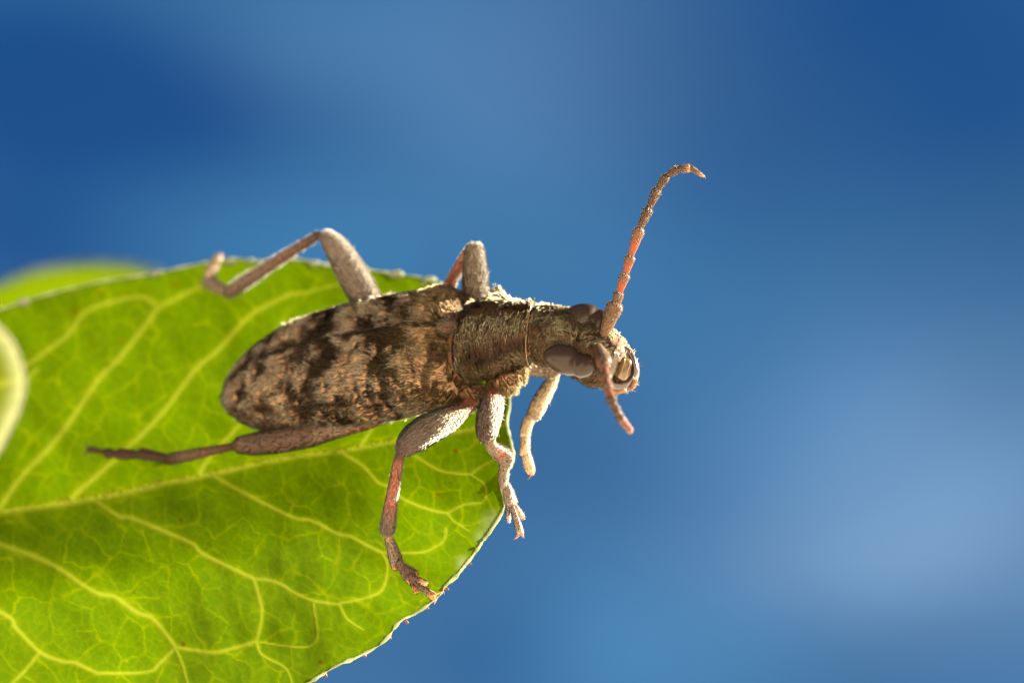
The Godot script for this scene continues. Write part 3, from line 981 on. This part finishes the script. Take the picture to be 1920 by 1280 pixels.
func legs(root: Node3D) -> void:
	var brown := Color(0.075, 0.046, 0.032)
	var red := Color(0.15, 0.046, 0.026)
	var dk := Color(0.035, 0.018, 0.012)
	var ash := Color(0.12, 0.08, 0.056)
	var amber := Color(0.40, 0.14, 0.04)
	var bone := Color(0.26, 0.19, 0.12)
	var z := func(x: float, y: float) -> float: return leaf_z(x, y)
	# right middle leg, nearest the viewer
	leg(root, [[885, 748, -1.5, 0.26, 0.26, red, 0.4], [868, 768, -1.0, 0.36, 0.34, red, 0.9], [838, 786, -0.6, 0.60, 0.55, ash, 1.0], [800, 806, -0.2, 0.68, 0.62, brown, 1.0], [772, 826, 0.1, 0.62, 0.55, brown, 1.0], [757, 842, 0.2, 0.42, 0.40, dk, 0.4], [750, 850, 0.2, 0.26, 0.26, dk, 0.1]],
		[[757, 842, 0.3, 0.18, 0.2, dk, 0.0], [749, 856, 0.35, 0.21, 0.21, dk, 0.2], [744, 880, 0.2, 0.22, 0.22, red, 0.7], [738, 915, 0.0, 0.25, 0.24, red, 0.7], [732, 950, -0.3, 0.29, 0.28, red, 0.8], [728, 980, -0.6, 0.35, 0.32, brown, 1.0], [726, 996, -0.8, 0.31, 0.3, brown, 0.9], [727, 1003, -0.9, 0.15, 0.15, amber, 0.0]],
		[[[727, 1000, -0.9, 0.14, 0.14, amber, 0.0], [730, 1012, -1.0, 0.22, 0.18, ash, 1.0], [738, 1036, -1.1, 0.36, 0.24, ash, 1.0], [744, 1056, -1.15, 0.42, 0.2, ash, 1.0], [748, 1062, -1.15, 0.3, 0.12, amber, 0.6]],
			[[747, 1052, -0.95, 0.16, 0.14, brown, 0.8], [757, 1066, -0.9, 0.27, 0.18, brown, 1.0], [769, 1078, -0.85, 0.42, 0.18, brown, 1.0], [776, 1085, -0.85, 0.40, 0.1, amber, 0.8]],
			[[768, 1082, -0.7, 0.12, 0.1, brown, 0.5], [776, 1096, -0.6, 0.17, 0.11, brown, 0.9], [781, 1111, -0.5, 0.13, 0.08, amber, 0.5]],
			[[769, 1080, -0.6, 0.12, 0.1, brown, 0.5], [784, 1088, -0.4, 0.18, 0.12, brown, 0.9], [800, 1096, -0.2, 0.15, 0.09, Color(0.55, 0.32, 0.16), 0.5]],
			[[774, 1086, -0.5, 0.09, 0.09, brown, 0.4], [788, 1100, -0.2, 0.12, 0.11, brown, 0.9], [803, 1111, 0.0, 0.17, 0.14, ash, 0.9], [814, 1118, 0.1, 0.18, 0.14, amber, 0.6]]],
		[[[812, 1116, 0.15, 0.05, 0.05, amber, 0.0], [822, 1112, 0.35, 0.04, 0.04, amber, 0.0], [831, 1108, 0.3, 0.03, 0.03, dk, 0.0], [833, 1114, 0.1, 0.01, 0.01, dk, 0.0]], [[812, 1119, 0.1, 0.05, 0.05, amber, 0.0], [816, 1126, 0.3, 0.04, 0.04, amber, 0.0], [814, 1133, 0.2, 0.01, 0.01, dk, 0.0]]], GREY)
	# right front leg
	leg(root, [[930, 726, -1.0, 0.24, 0.22, red, 0.3], [924, 750, -0.3, 0.50, 0.46, red, 0.9], [918, 776, 0.3, 0.60, 0.54, ash, 1.0], [914, 800, 0.85, 0.52, 0.48, ash, 1.0], [913, 822, 1.3, 0.36, 0.34, dk, 0.4]],
		[[916, 820, 1.2, 0.20, 0.2, dk, 0.0], [922, 836, 1.0, 0.24, 0.24, ash, 0.6], [934, 846, 0.5, 0.34, 0.32, red, 0.9], [946, 856, 0.1, 0.40, 0.36, ash, 1.0], [947, 868, -0.1, 0.34, 0.3, ash, 1.0], [946, 876, -0.2, 0.2, 0.2, amber, 0.1]],
		[[[946, 870, -0.2, 0.2, 0.16, ash, 0.6], [945, 886, -0.3, 0.34, 0.22, ash, 1.0], [944, 904, -0.4, 0.40, 0.2, ash, 1.0], [945, 911, -0.45, 0.3, 0.12, ash, 0.8]],
			[[948, 906, -0.5, 0.16, 0.14, ash, 0.8], [953, 922, -0.5, 0.34, 0.2, ash, 1.0], [958, 940, -0.5, 0.44, 0.18, ash, 1.0], [961, 947, -0.5, 0.34, 0.1, ash, 0.8]],
			[[957, 944, -0.5, 0.1, 0.1, ash, 0.5], [953, 958, -0.5, 0.16, 0.1, brown, 0.9], [954, 976, -0.5, 0.15, 0.08, bone, 0.6]],
			[[961, 944, -0.5, 0.1, 0.1, ash, 0.5], [970, 956, -0.5, 0.17, 0.11, bone, 0.9], [981, 971, -0.5, 0.13, 0.08, bone, 0.5]],
			[[960, 946, -0.4, 0.08, 0.08, ash, 0.4], [966, 966, -0.3, 0.12, 0.11, ash, 0.9], [972, 986, -0.2, 0.19, 0.14, ash, 0.9], [976, 1000, -0.2, 0.20, 0.14, bone, 0.6]]],
		[[[973, 998, -0.2, 0.06, 0.05, amber, 0.0], [970, 1006, 0.0, 0.05, 0.04, amber, 0.0], [963, 1011, 0.1, 0.01, 0.01, dk, 0.0]], [[979, 998, -0.2, 0.06, 0.05, amber, 0.0], [981, 1006, 0.0, 0.04, 0.04, bone, 0.0], [984, 1008, 0.1, 0.01, 0.01, dk, 0.0]]], GREY)
	# right hind leg, stretched back along the leaf
	var zh: float = leaf_z(200, 845) + 0.35
	leg(root, [[745, 772, -3.3, 0.24, 0.24, red, 0.6], [700, 788, -3.5, 0.30, 0.28, red, 0.9], [640, 802, -3.9, 0.40, 0.38, ash, 1.0], [570, 818, -4.4, 0.55, 0.5, brown, 1.0], [500, 829, -5.0, 0.56, 0.5, brown, 1.0], [455, 834, -5.4, 0.42, 0.4, brown, 0.8], [440, 836, -5.5, 0.26, 0.25, dk, 0.2]],
		[[446, 835, -5.5, 0.16, 0.16, dk, 0.0], [425, 839, -5.7, 0.17, 0.17, dk, 0.2], [390, 846, -6.3, 0.22, 0.2, Color(0.07, 0.035, 0.025), 0.5], [350, 854, -7.2, 0.27, 0.25, brown, 0.5], [320, 860, -7.9, 0.28, 0.25, dk, 0.5], [308, 860, zh + 0.7, 0.18, 0.18, dk, 0.1]],
		[[[318, 859, -8.0, 0.16, 0.14, dk, 0.4], [290, 855, zh + 0.3, 0.26, 0.2, dk, 0.5], [264, 850, zh, 0.30, 0.18, dk, 0.5], [260, 849, zh, 0.2, 0.12, dk, 0.4]],
			[[264, 851, zh, 0.12, 0.12, dk, 0.4], [245, 852, zh, 0.25, 0.18, dk, 0.5], [222, 850, zh, 0.3, 0.17, dk, 0.5], [217, 849, zh, 0.2, 0.1, dk, 0.4]],
			[[220, 850, zh, 0.12, 0.12, dk, 0.4], [206, 850, zh, 0.26, 0.16, dk, 0.5], [196, 848, zh, 0.26, 0.12, dk, 0.5]],
			[[200, 848, zh, 0.1, 0.1, dk, 0.4], [184, 845, zh, 0.12, 0.11, dk, 0.5], [166, 842, zh, 0.16, 0.14, dk, 0.5]]],
		[[[166, 842, zh, 0.06, 0.05, dk, 0.0], [161, 836, zh + 0.2, 0.05, 0.04, dk, 0.0], [161, 830, zh, 0.02, 0.02, dk, 0.0]], [[166, 843, zh, 0.06, 0.05, dk, 0.0], [160, 849, zh + 0.2, 0.05, 0.04, dk, 0.0], [158, 856, zh, 0.02, 0.02, dk, 0.0]]], Color(0.24, 0.18, 0.13), 0.6)
	# left hind leg, raised behind the wing cases
	var zl: float = leaf_z(395, 520) + 0.9
	leg(root, [[705, 600, -5.2, 0.44, 0.42, ash, 0.8], [686, 560, -5.6, 0.70, 0.6, ash, 1.0], [662, 516, -6.1, 0.72, 0.62, ash, 1.0], [638, 476, -6.5, 0.62, 0.56, ash, 1.0], [620, 452, -6.7, 0.46, 0.44, ash, 1.0], [608, 441, -6.8, 0.30, 0.28, brown, 0.4]],
		[[616, 446, -6.8, 0.16, 0.16, dk, 0.0], [600, 441, -6.9, 0.19, 0.19, dk, 0.1], [585, 448, -7.1, 0.24, 0.22, dk, 0.2], [540, 476, -8.2, 0.27, 0.25, Color(0.07, 0.032, 0.023), 0.4], [490, 508, -9.6, 0.32, 0.3, brown, 0.4], [440, 541, -11.0, 0.36, 0.33, brown, 0.5], [424, 551, -11.5, 0.24, 0.24, dk, 0.2]],
		[[[428, 549, -11.4, 0.18, 0.16, brown, 0.4], [408, 538, -12.0, 0.3, 0.22, ash, 0.6], [386, 526, zl, 0.34, 0.2, ash, 0.6]],
			[[390, 528, zl, 0.2, 0.16, bone, 0.8], [394, 512, zl + 0.1, 0.44, 0.28, bone, 1.0], [402, 494, zl + 0.2, 0.44, 0.26, bone, 1.0]],
			[[400, 498, zl + 0.2, 0.14, 0.12, bone, 0.7], [407, 486, zl + 0.3, 0.36, 0.22, bone, 0.9], [411, 479, zl + 0.3, 0.2, 0.14, bone, 0.6]]],
		[[[410, 481, zl + 0.3, 0.05, 0.05, amber, 0.0], [414, 476, zl + 0.4, 0.04, 0.04, amber, 0.0], [417, 478, zl + 0.3, 0.02, 0.02, dk, 0.0]]], GREY, 0.8)
	# left middle leg
	leg(root, [[893, 600, -3.8, 0.42, 0.42, ash, 0.8], [892, 565, -3.8, 0.60, 0.55, ash, 1.0], [891, 525, -3.7, 0.62, 0.58, ash, 1.0], [890, 488, -3.6, 0.54, 0.5, ash, 1.0], [890, 468, -3.6, 0.44, 0.42, ash, 1.0], [890, 459, -3.6, 0.34, 0.32, brown, 0.6]],
		[[889, 462, -3.8, 0.16, 0.16, dk, 0.0], [880, 466, -4.1, 0.2, 0.18, red, 0.1], [866, 490, -4.4, 0.23, 0.22, red, 0.3], [850, 520, -5.6, 0.28, 0.26, red, 0.3], [832, 556, -7.0, 0.3, 0.28, brown, 0.5], [815, 588, -8.4, 0.2, 0.2, dk, 0.1]],
		[[[818, 584, -8.3, 0.18, 0.16, ash, 0.4], [806, 590, -9.2, 0.34, 0.2, ash, 0.6], [790, 592, -9.9, 0.34, 0.18, ash, 0.6]], [[794, 592, -9.8, 0.14, 0.14, ash, 0.4], [776, 594, -10.2, 0.3, 0.2, ash, 0.6], [758, 596, -10.6, 0.2, 0.14, ash, 0.6]]], [], GREY)
	# left front leg, reaching past the leaf's tip
	leg(root, [[978, 688, -2.2, 0.3, 0.3, ash, 0.5], [1004, 686, -2.8, 0.46, 0.43, ash, 0.8], [1030, 688, -3.2, 0.48, 0.44, ash, 0.8], [1044, 692, -3.4, 0.34, 0.34, brown, 0.4]],
		[[1044, 690, -3.4, 0.2, 0.2, brown, 0.1], [1034, 716, -3.3, 0.28, 0.26, bone, 0.5], [1018, 744, -3.1, 0.36, 0.33, bone, 0.6], [1006, 768, -2.9, 0.37, 0.34, bone, 0.6], [999, 780, -2.9, 0.3, 0.28, brown, 0.3]],
		[[[1000, 774, -2.9, 0.16, 0.15, bone, 0.4], [991, 790, -2.8, 0.34, 0.24, bone, 0.7], [985, 810, -2.8, 0.39, 0.24, bone, 0.7], [986, 818, -2.8, 0.26, 0.2, bone, 0.6]],
			[[987, 812, -2.8, 0.18, 0.16, bone, 0.5], [985, 830, -2.8, 0.35, 0.22, bone, 0.7], [984, 846, -2.8, 0.38, 0.22, bone, 0.7], [986, 852, -2.8, 0.26, 0.18, bone, 0.6]],
			[[986, 846, -2.8, 0.18, 0.16, bone, 0.5], [989, 862, -2.8, 0.28, 0.22, bone, 0.7], [994, 880, -2.8, 0.26, 0.2, bone, 0.6], [996, 888, -2.8, 0.18, 0.14, amber, 0.2]]],
		[[[995, 886, -2.8, 0.07, 0.06, amber, 0.0], [993, 894, -2.7, 0.05, 0.05, dk, 0.0], [989, 898, -2.7, 0.02, 0.02, dk, 0.0]]], Color(0.66, 0.56, 0.42), 0.8)


func antennae(root: Node3D) -> void:
	var ash := Color(0.075, 0.043, 0.026)
	var red := Color(0.14, 0.042, 0.022)
	var dk := Color(0.045, 0.026, 0.017)
	var tip := Color(0.26, 0.12, 0.07)
	# each joint: base, apex (photograph pixels), depth at both, radius at base and apex, colours
	var left := [[[1131, 630], [1156, 568], 1.3, 1.3, 0.17, 0.40, ash, ash], [[1156, 570], [1161, 549], 1.3, 1.3, 0.17, 0.24, ash, ash], [[1160, 552], [1173, 513], 1.3, 1.3, 0.115, 0.25, red, ash], [[1172, 515], [1183, 480], 1.3, 1.2, 0.115, 0.25, red, ash], [[1182, 482], [1200, 428], 1.2, 1.1, 0.115, 0.27, red, ash],
		[[1199, 430], [1217, 391], 1.1, 1.0, 0.115, 0.24, dk, dk], [[1216, 393], [1233, 355], 1.0, 0.9, 0.115, 0.235, dk, dk], [[1232, 357], [1250, 330], 0.9, 0.8, 0.115, 0.215, dk, dk], [[1249, 331], [1272, 316], 0.8, 0.7, 0.115, 0.2, dk, dk], [[1271, 317], [1294, 315], 0.7, 0.6, 0.14, 0.19, dk, tip], [[1293, 314], [1320, 331], 0.6, 0.5, 0.17, 0.09, dk, tip]]
	var rb := Color(0.09, 0.034, 0.02)
	var right := [[[1121, 650], [1134, 682], 1.3, 4.9, 0.2, 0.38, ash, ash], [[1134, 682], [1135, 692], 4.9, 5.5, 0.17, 0.24, ash, ash], [[1135, 690], [1137, 712], 5.5, 6.6, 0.115, 0.25, rb, ash], [[1137, 711], [1140, 730], 6.6, 7.2, 0.115, 0.24, rb, ash], [[1140, 729], [1148, 754], 7.2, 7.5, 0.115, 0.24, rb, dk],
		[[1148, 753], [1156, 770], 7.5, 7.4, 0.115, 0.21, dk, dk], [[1156, 769], [1164, 784], 7.4, 7.2, 0.115, 0.2, dk, dk], [[1164, 783], [1171, 794], 7.2, 6.8, 0.13, 0.19, rb, dk], [[1171, 793], [1177, 801], 6.8, 6.4, 0.13, 0.18, rb, dk], [[1177, 800], [1181, 806], 6.4, 6.0, 0.12, 0.17, rb, tip], [[1181, 805], [1184, 811], 6.0, 5.4, 0.15, 0.08, tip, tip]]
	for list in [left, right]:
		var r := Node3D.new()
		r.name = "antenna"
		root.add_child(r, true)
		var g := MB.new()
		for s in list:
			var a := L(s[0][0], s[0][1], s[2])
			var b := L(s[1][0], s[1][1], s[3])
			var mb := MB.new()
			var st := []
			var last: bool = s == list[-1]
			for k in 13:
				var f := k / 12.0
				var rad: float = lerpf(s[4], s[5], pow(f, 0.8)) * (1.0 - 0.35 * pow(maxf(f - 0.86, 0.0) / 0.14, 2.0)) * (1.0 - 0.25 * pow(maxf(0.1 - f, 0.0) / 0.1, 2.0))
				if last:
					rad *= 1.0 - 0.3 * f
				st.append([a.lerp(b, f), rad, rad, s[6].lerp(s[7], sst(0.35, 0.95, f)), lerpf(0.25, 1.0, sst(0.1, 0.6, f)) if s[6] != red and s[6] != Color(0.09, 0.034, 0.02) else lerpf(0.10, 0.9, f * f)])
			limb(mb, st, 16, Vector3(0, 0, 1), GREY.lerp(GOLD, 0.45) * (0.72 if list == left else 0.3), 0.02)
			put("antenna_joint", r, mb, M.leg)
			var h := fur(mb, 240.0, 0.15, 0.0095, 0.18, 0.18, 0.35, 0.03)
			var shift := g.v.size()
			g.v.append_array(h.v); g.n.append_array(h.n); g.c.append_array(h.c)
			for k in h.ix:
				g.ix.append(k + shift)
		add_fur("antenna_hair", r, g)


func mouth(root: Node3D) -> void:
	var black := Color(0.03, 0.018, 0.012)
	var horn := Color(0.30, 0.17, 0.07)
	# two plates of horn on the face: the clypeus and below it the upper lip
	for q in [["clypeus", 1156, 655, 1142, 709, 1.45, 1.8, 7.5, Color(0.06, 0.042, 0.026)], ["labrum", 1177, 669, 1165, 713, 1.25, 1.65, 11.5, Color(0.07, 0.036, 0.011)]]:
		var mb := MB.new()
		var a := L(q[1], q[2], q[5])
		var b := L(q[3], q[4], q[6])
		var c := (a + b) * 0.5
		var wide := L((q[1] + q[3]) * 0.5 + q[7], (q[2] + q[4]) * 0.5 + q[7] * 0.45, (q[5] + q[6]) * 0.5 - 0.18) - c
		var out := (b - a).cross(wide).normalized()
		ball(mb, c, Basis((b - a) * 0.46, out * 0.13, wide * 0.8), q[8], 36, 24, func(d: Vector3) -> Vector3:
			return Vector3(signf(d.x) * pow(absf(d.x), 0.5), d.y + 0.25 * sin(d.z * 9.0) * (1.0 - absf(d.x)), signf(d.z) * pow(absf(d.z), 0.5)))
		put(q[0], root, mb, M.gloss)
	for s in [[[1161, 652, 0.7], [1178, 660, 0.6], [1189, 680, 0.75], [1191, 700, 0.9], [1184, 709, 1.0]], [[1143, 710, 1.35], [1152, 722, 1.3], [1168, 723, 1.25], [1180, 715, 1.1], [1187, 706, 1.05]]]:
		var mb := MB.new()
		var st := []
		var rr := [0.15, 0.19, 0.18, 0.13, 0.05]
		for k in 5:
			st.append([L(s[k][0], s[k][1], s[k][2]), rr[k], rr[k] * 0.8, black, 0.0])
		limb(mb, finer(st, 6), 14, Vector3(0, 1, 0), black, 0.05)
		put("mandible", root, mb, M.gloss)
	for s in [[[1144, 722, 0.9], [1153, 732, 1.0], [1164, 733, 1.1], [1172, 729, 1.2]], [[1172, 720, 0.7], [1181, 727, 0.8], [1188, 720, 0.9], [1190, 712, 0.9]]]:
		var mb := MB.new()
		var st := []
		var rr := [0.1, 0.15, 0.12, 0.16]
		for k in 4:
			st.append([L(s[k][0], s[k][1], s[k][2]), rr[k], rr[k], Color(0.14, 0.07, 0.035), 0.4])
		limb(mb, finer(st, 5), 10, Vector3(0, 1, 0), TAN, 0.05)
		var o := put("palp", root, mb, M.leg)
		add_fur("palp_hair", o, fur(mb, 200.0, 0.2, 0.010, 0.5, 0.4))


func coxae(root: Node3D) -> void:
	# the hairy hip joints under the prothorax and the flank behind it
	for s in [[944, 716, -0.9, 0.72, 0.62], [880, 742, -1.9, 0.85, 0.6], [968, 700, -1.2, 0.5, 0.45], [900, 596, -3.4, 0.5, 0.5]]:
		var mb := MB.new()
		ball(mb, L(s[0], s[1], s[2]), Basis(Vector3(s[3], 0, 0), Vector3(0, s[4], 0), Vector3(0, 0, s[4])), Color(0.16, 0.08, 0.04), 28, 18,
			func(d: Vector3) -> Vector3: return d * (1.0 + 0.25 * nz2.get_noise_3d(d.x * 30 + s[0], d.y * 30, d.z * 30)))
		for k in mb.v.size():
			mb.h[k] = 0.9; mb.hc[k] = Color(0.62, 0.46, 0.24); mb.t[k] = Vector3(0.4, -0.8, 0.5)
		var o := put("hip_joint", root, mb, M.chitin)
		add_fur("hip_hair", o, fur(mb, 340.0, 0.3, 0.012, 0.4, 0.4))


func beetle() -> void:
	BU = (BU - BF * BU.dot(BF)).normalized()
	BR = BF.cross(BU)
	BB = Basis(BF, BU, BR)
	BO = P(860, 640, -2.0)
	var root := thing("beetle", "hairy brown mottled longhorn beetle standing on the large green leaf", "beetle", Transform3D(W * BB, MID + W * BO * 0.001))
	body(root)
	elytron(root, -1.0)
	elytron(root, 1.0)
	eyes(root)
	legs(root)
	antennae(root)
	mouth(root)
	coxae(root)


func _ready() -> void:
	rng.seed = 7
	nz.seed = 3; nz.frequency = 0.02; nz.fractal_octaves = 3
	nz2.seed = 11; nz2.frequency = 0.05; nz2.fractal_octaves = 3
	cells.seed = 5; cells.noise_type = FastNoiseLite.TYPE_CELLULAR; cells.frequency = 0.0165
	cells.cellular_return_type = FastNoiseLite.RETURN_DISTANCE2_SUB; cells.fractal_type = FastNoiseLite.FRACTAL_NONE
	cells2.seed = 8; cells2.noise_type = FastNoiseLite.TYPE_CELLULAR; cells2.frequency = 0.05
	cells2.cellular_return_type = FastNoiseLite.RETURN_DISTANCE2_SUB; cells2.fractal_type = FastNoiseLite.FRACTAL_NONE

	# camera: a macro lens looking up at the leaf
	var cam := Camera3D.new()
	cam.name = "camera"
	var lens := CameraAttributesPhysical.new()
	lens.frustum_focal_length = 120.0
	lens.exposure_aperture = 33.0
	lens.frustum_focus_distance = 0.1495
	lens.frustum_near = 0.01
	lens.frustum_far = 3000.0
	cam.attributes = lens
	cam.fov = rad_to_deg(2.0 * atan(15.0 / D))
	cam.near = 0.01
	cam.far = 3000.0
	cam.transform = Transform3D(W, MID + W * Vector3(0, 0, D) * 0.001)
	add_child(cam)
	cam.current = true

	var we := WorldEnvironment.new()
	we.name = "environment"
	var env := Environment.new()
	env.background_mode = Environment.BG_SKY
	var sky := Sky.new()
	sky.sky_material = make_sky()
	env.sky = sky
	env.tonemap_mode = Environment.TONE_MAPPER_LINEAR
	env.tonemap_exposure = 13.5
	env.sdfgi_enabled = true
	env.ssao_enabled = true
	env.ssil_enabled = true
	we.environment = env
	add_child(we)

	var sun := DirectionalLight3D.new()
	sun.name = "sun"
	sun.light_energy = 1.6
	sun.light_color = Color(1.0, 0.95, 0.86)
	sun.light_angular_distance = 0.53
	sun.shadow_enabled = true
	var to_sun := W * Vector3(0.82, 0.30, -0.48).normalized()
	sun.transform = Transform3D(Basis.looking_at(-to_sun, Vector3.UP), Vector3(0, 5, 0))
	add_child(sun)

	materials()

	# open ground below, dry pale soil out to the horizon
	var gm := MB.new()
	for i in 25:
		var r := 0.0 if i == 0 else 400.0 * pow(1.42, i)
		for j in 48:
			gm.vert(Vector3(cos(TAU * j / 48) * r, 0, sin(TAU * j / 48) * r), Color(0.60, 0.55, 0.46))
	for i in 24:
		for j in 48:
			gm.tri(i * 48 + j, (i + 1) * 48 + (j + 1) % 48, (i + 1) * 48 + j)
			gm.tri(i * 48 + j, i * 48 + (j + 1) % 48, (i + 1) * 48 + (j + 1) % 48)
	var ground := put("ground", self, gm, M.ground)
	ground.set_meta("kind", "structure")

	main_leaf()
	back_leaf()
	side_leaf()
	twig()
	beetle()
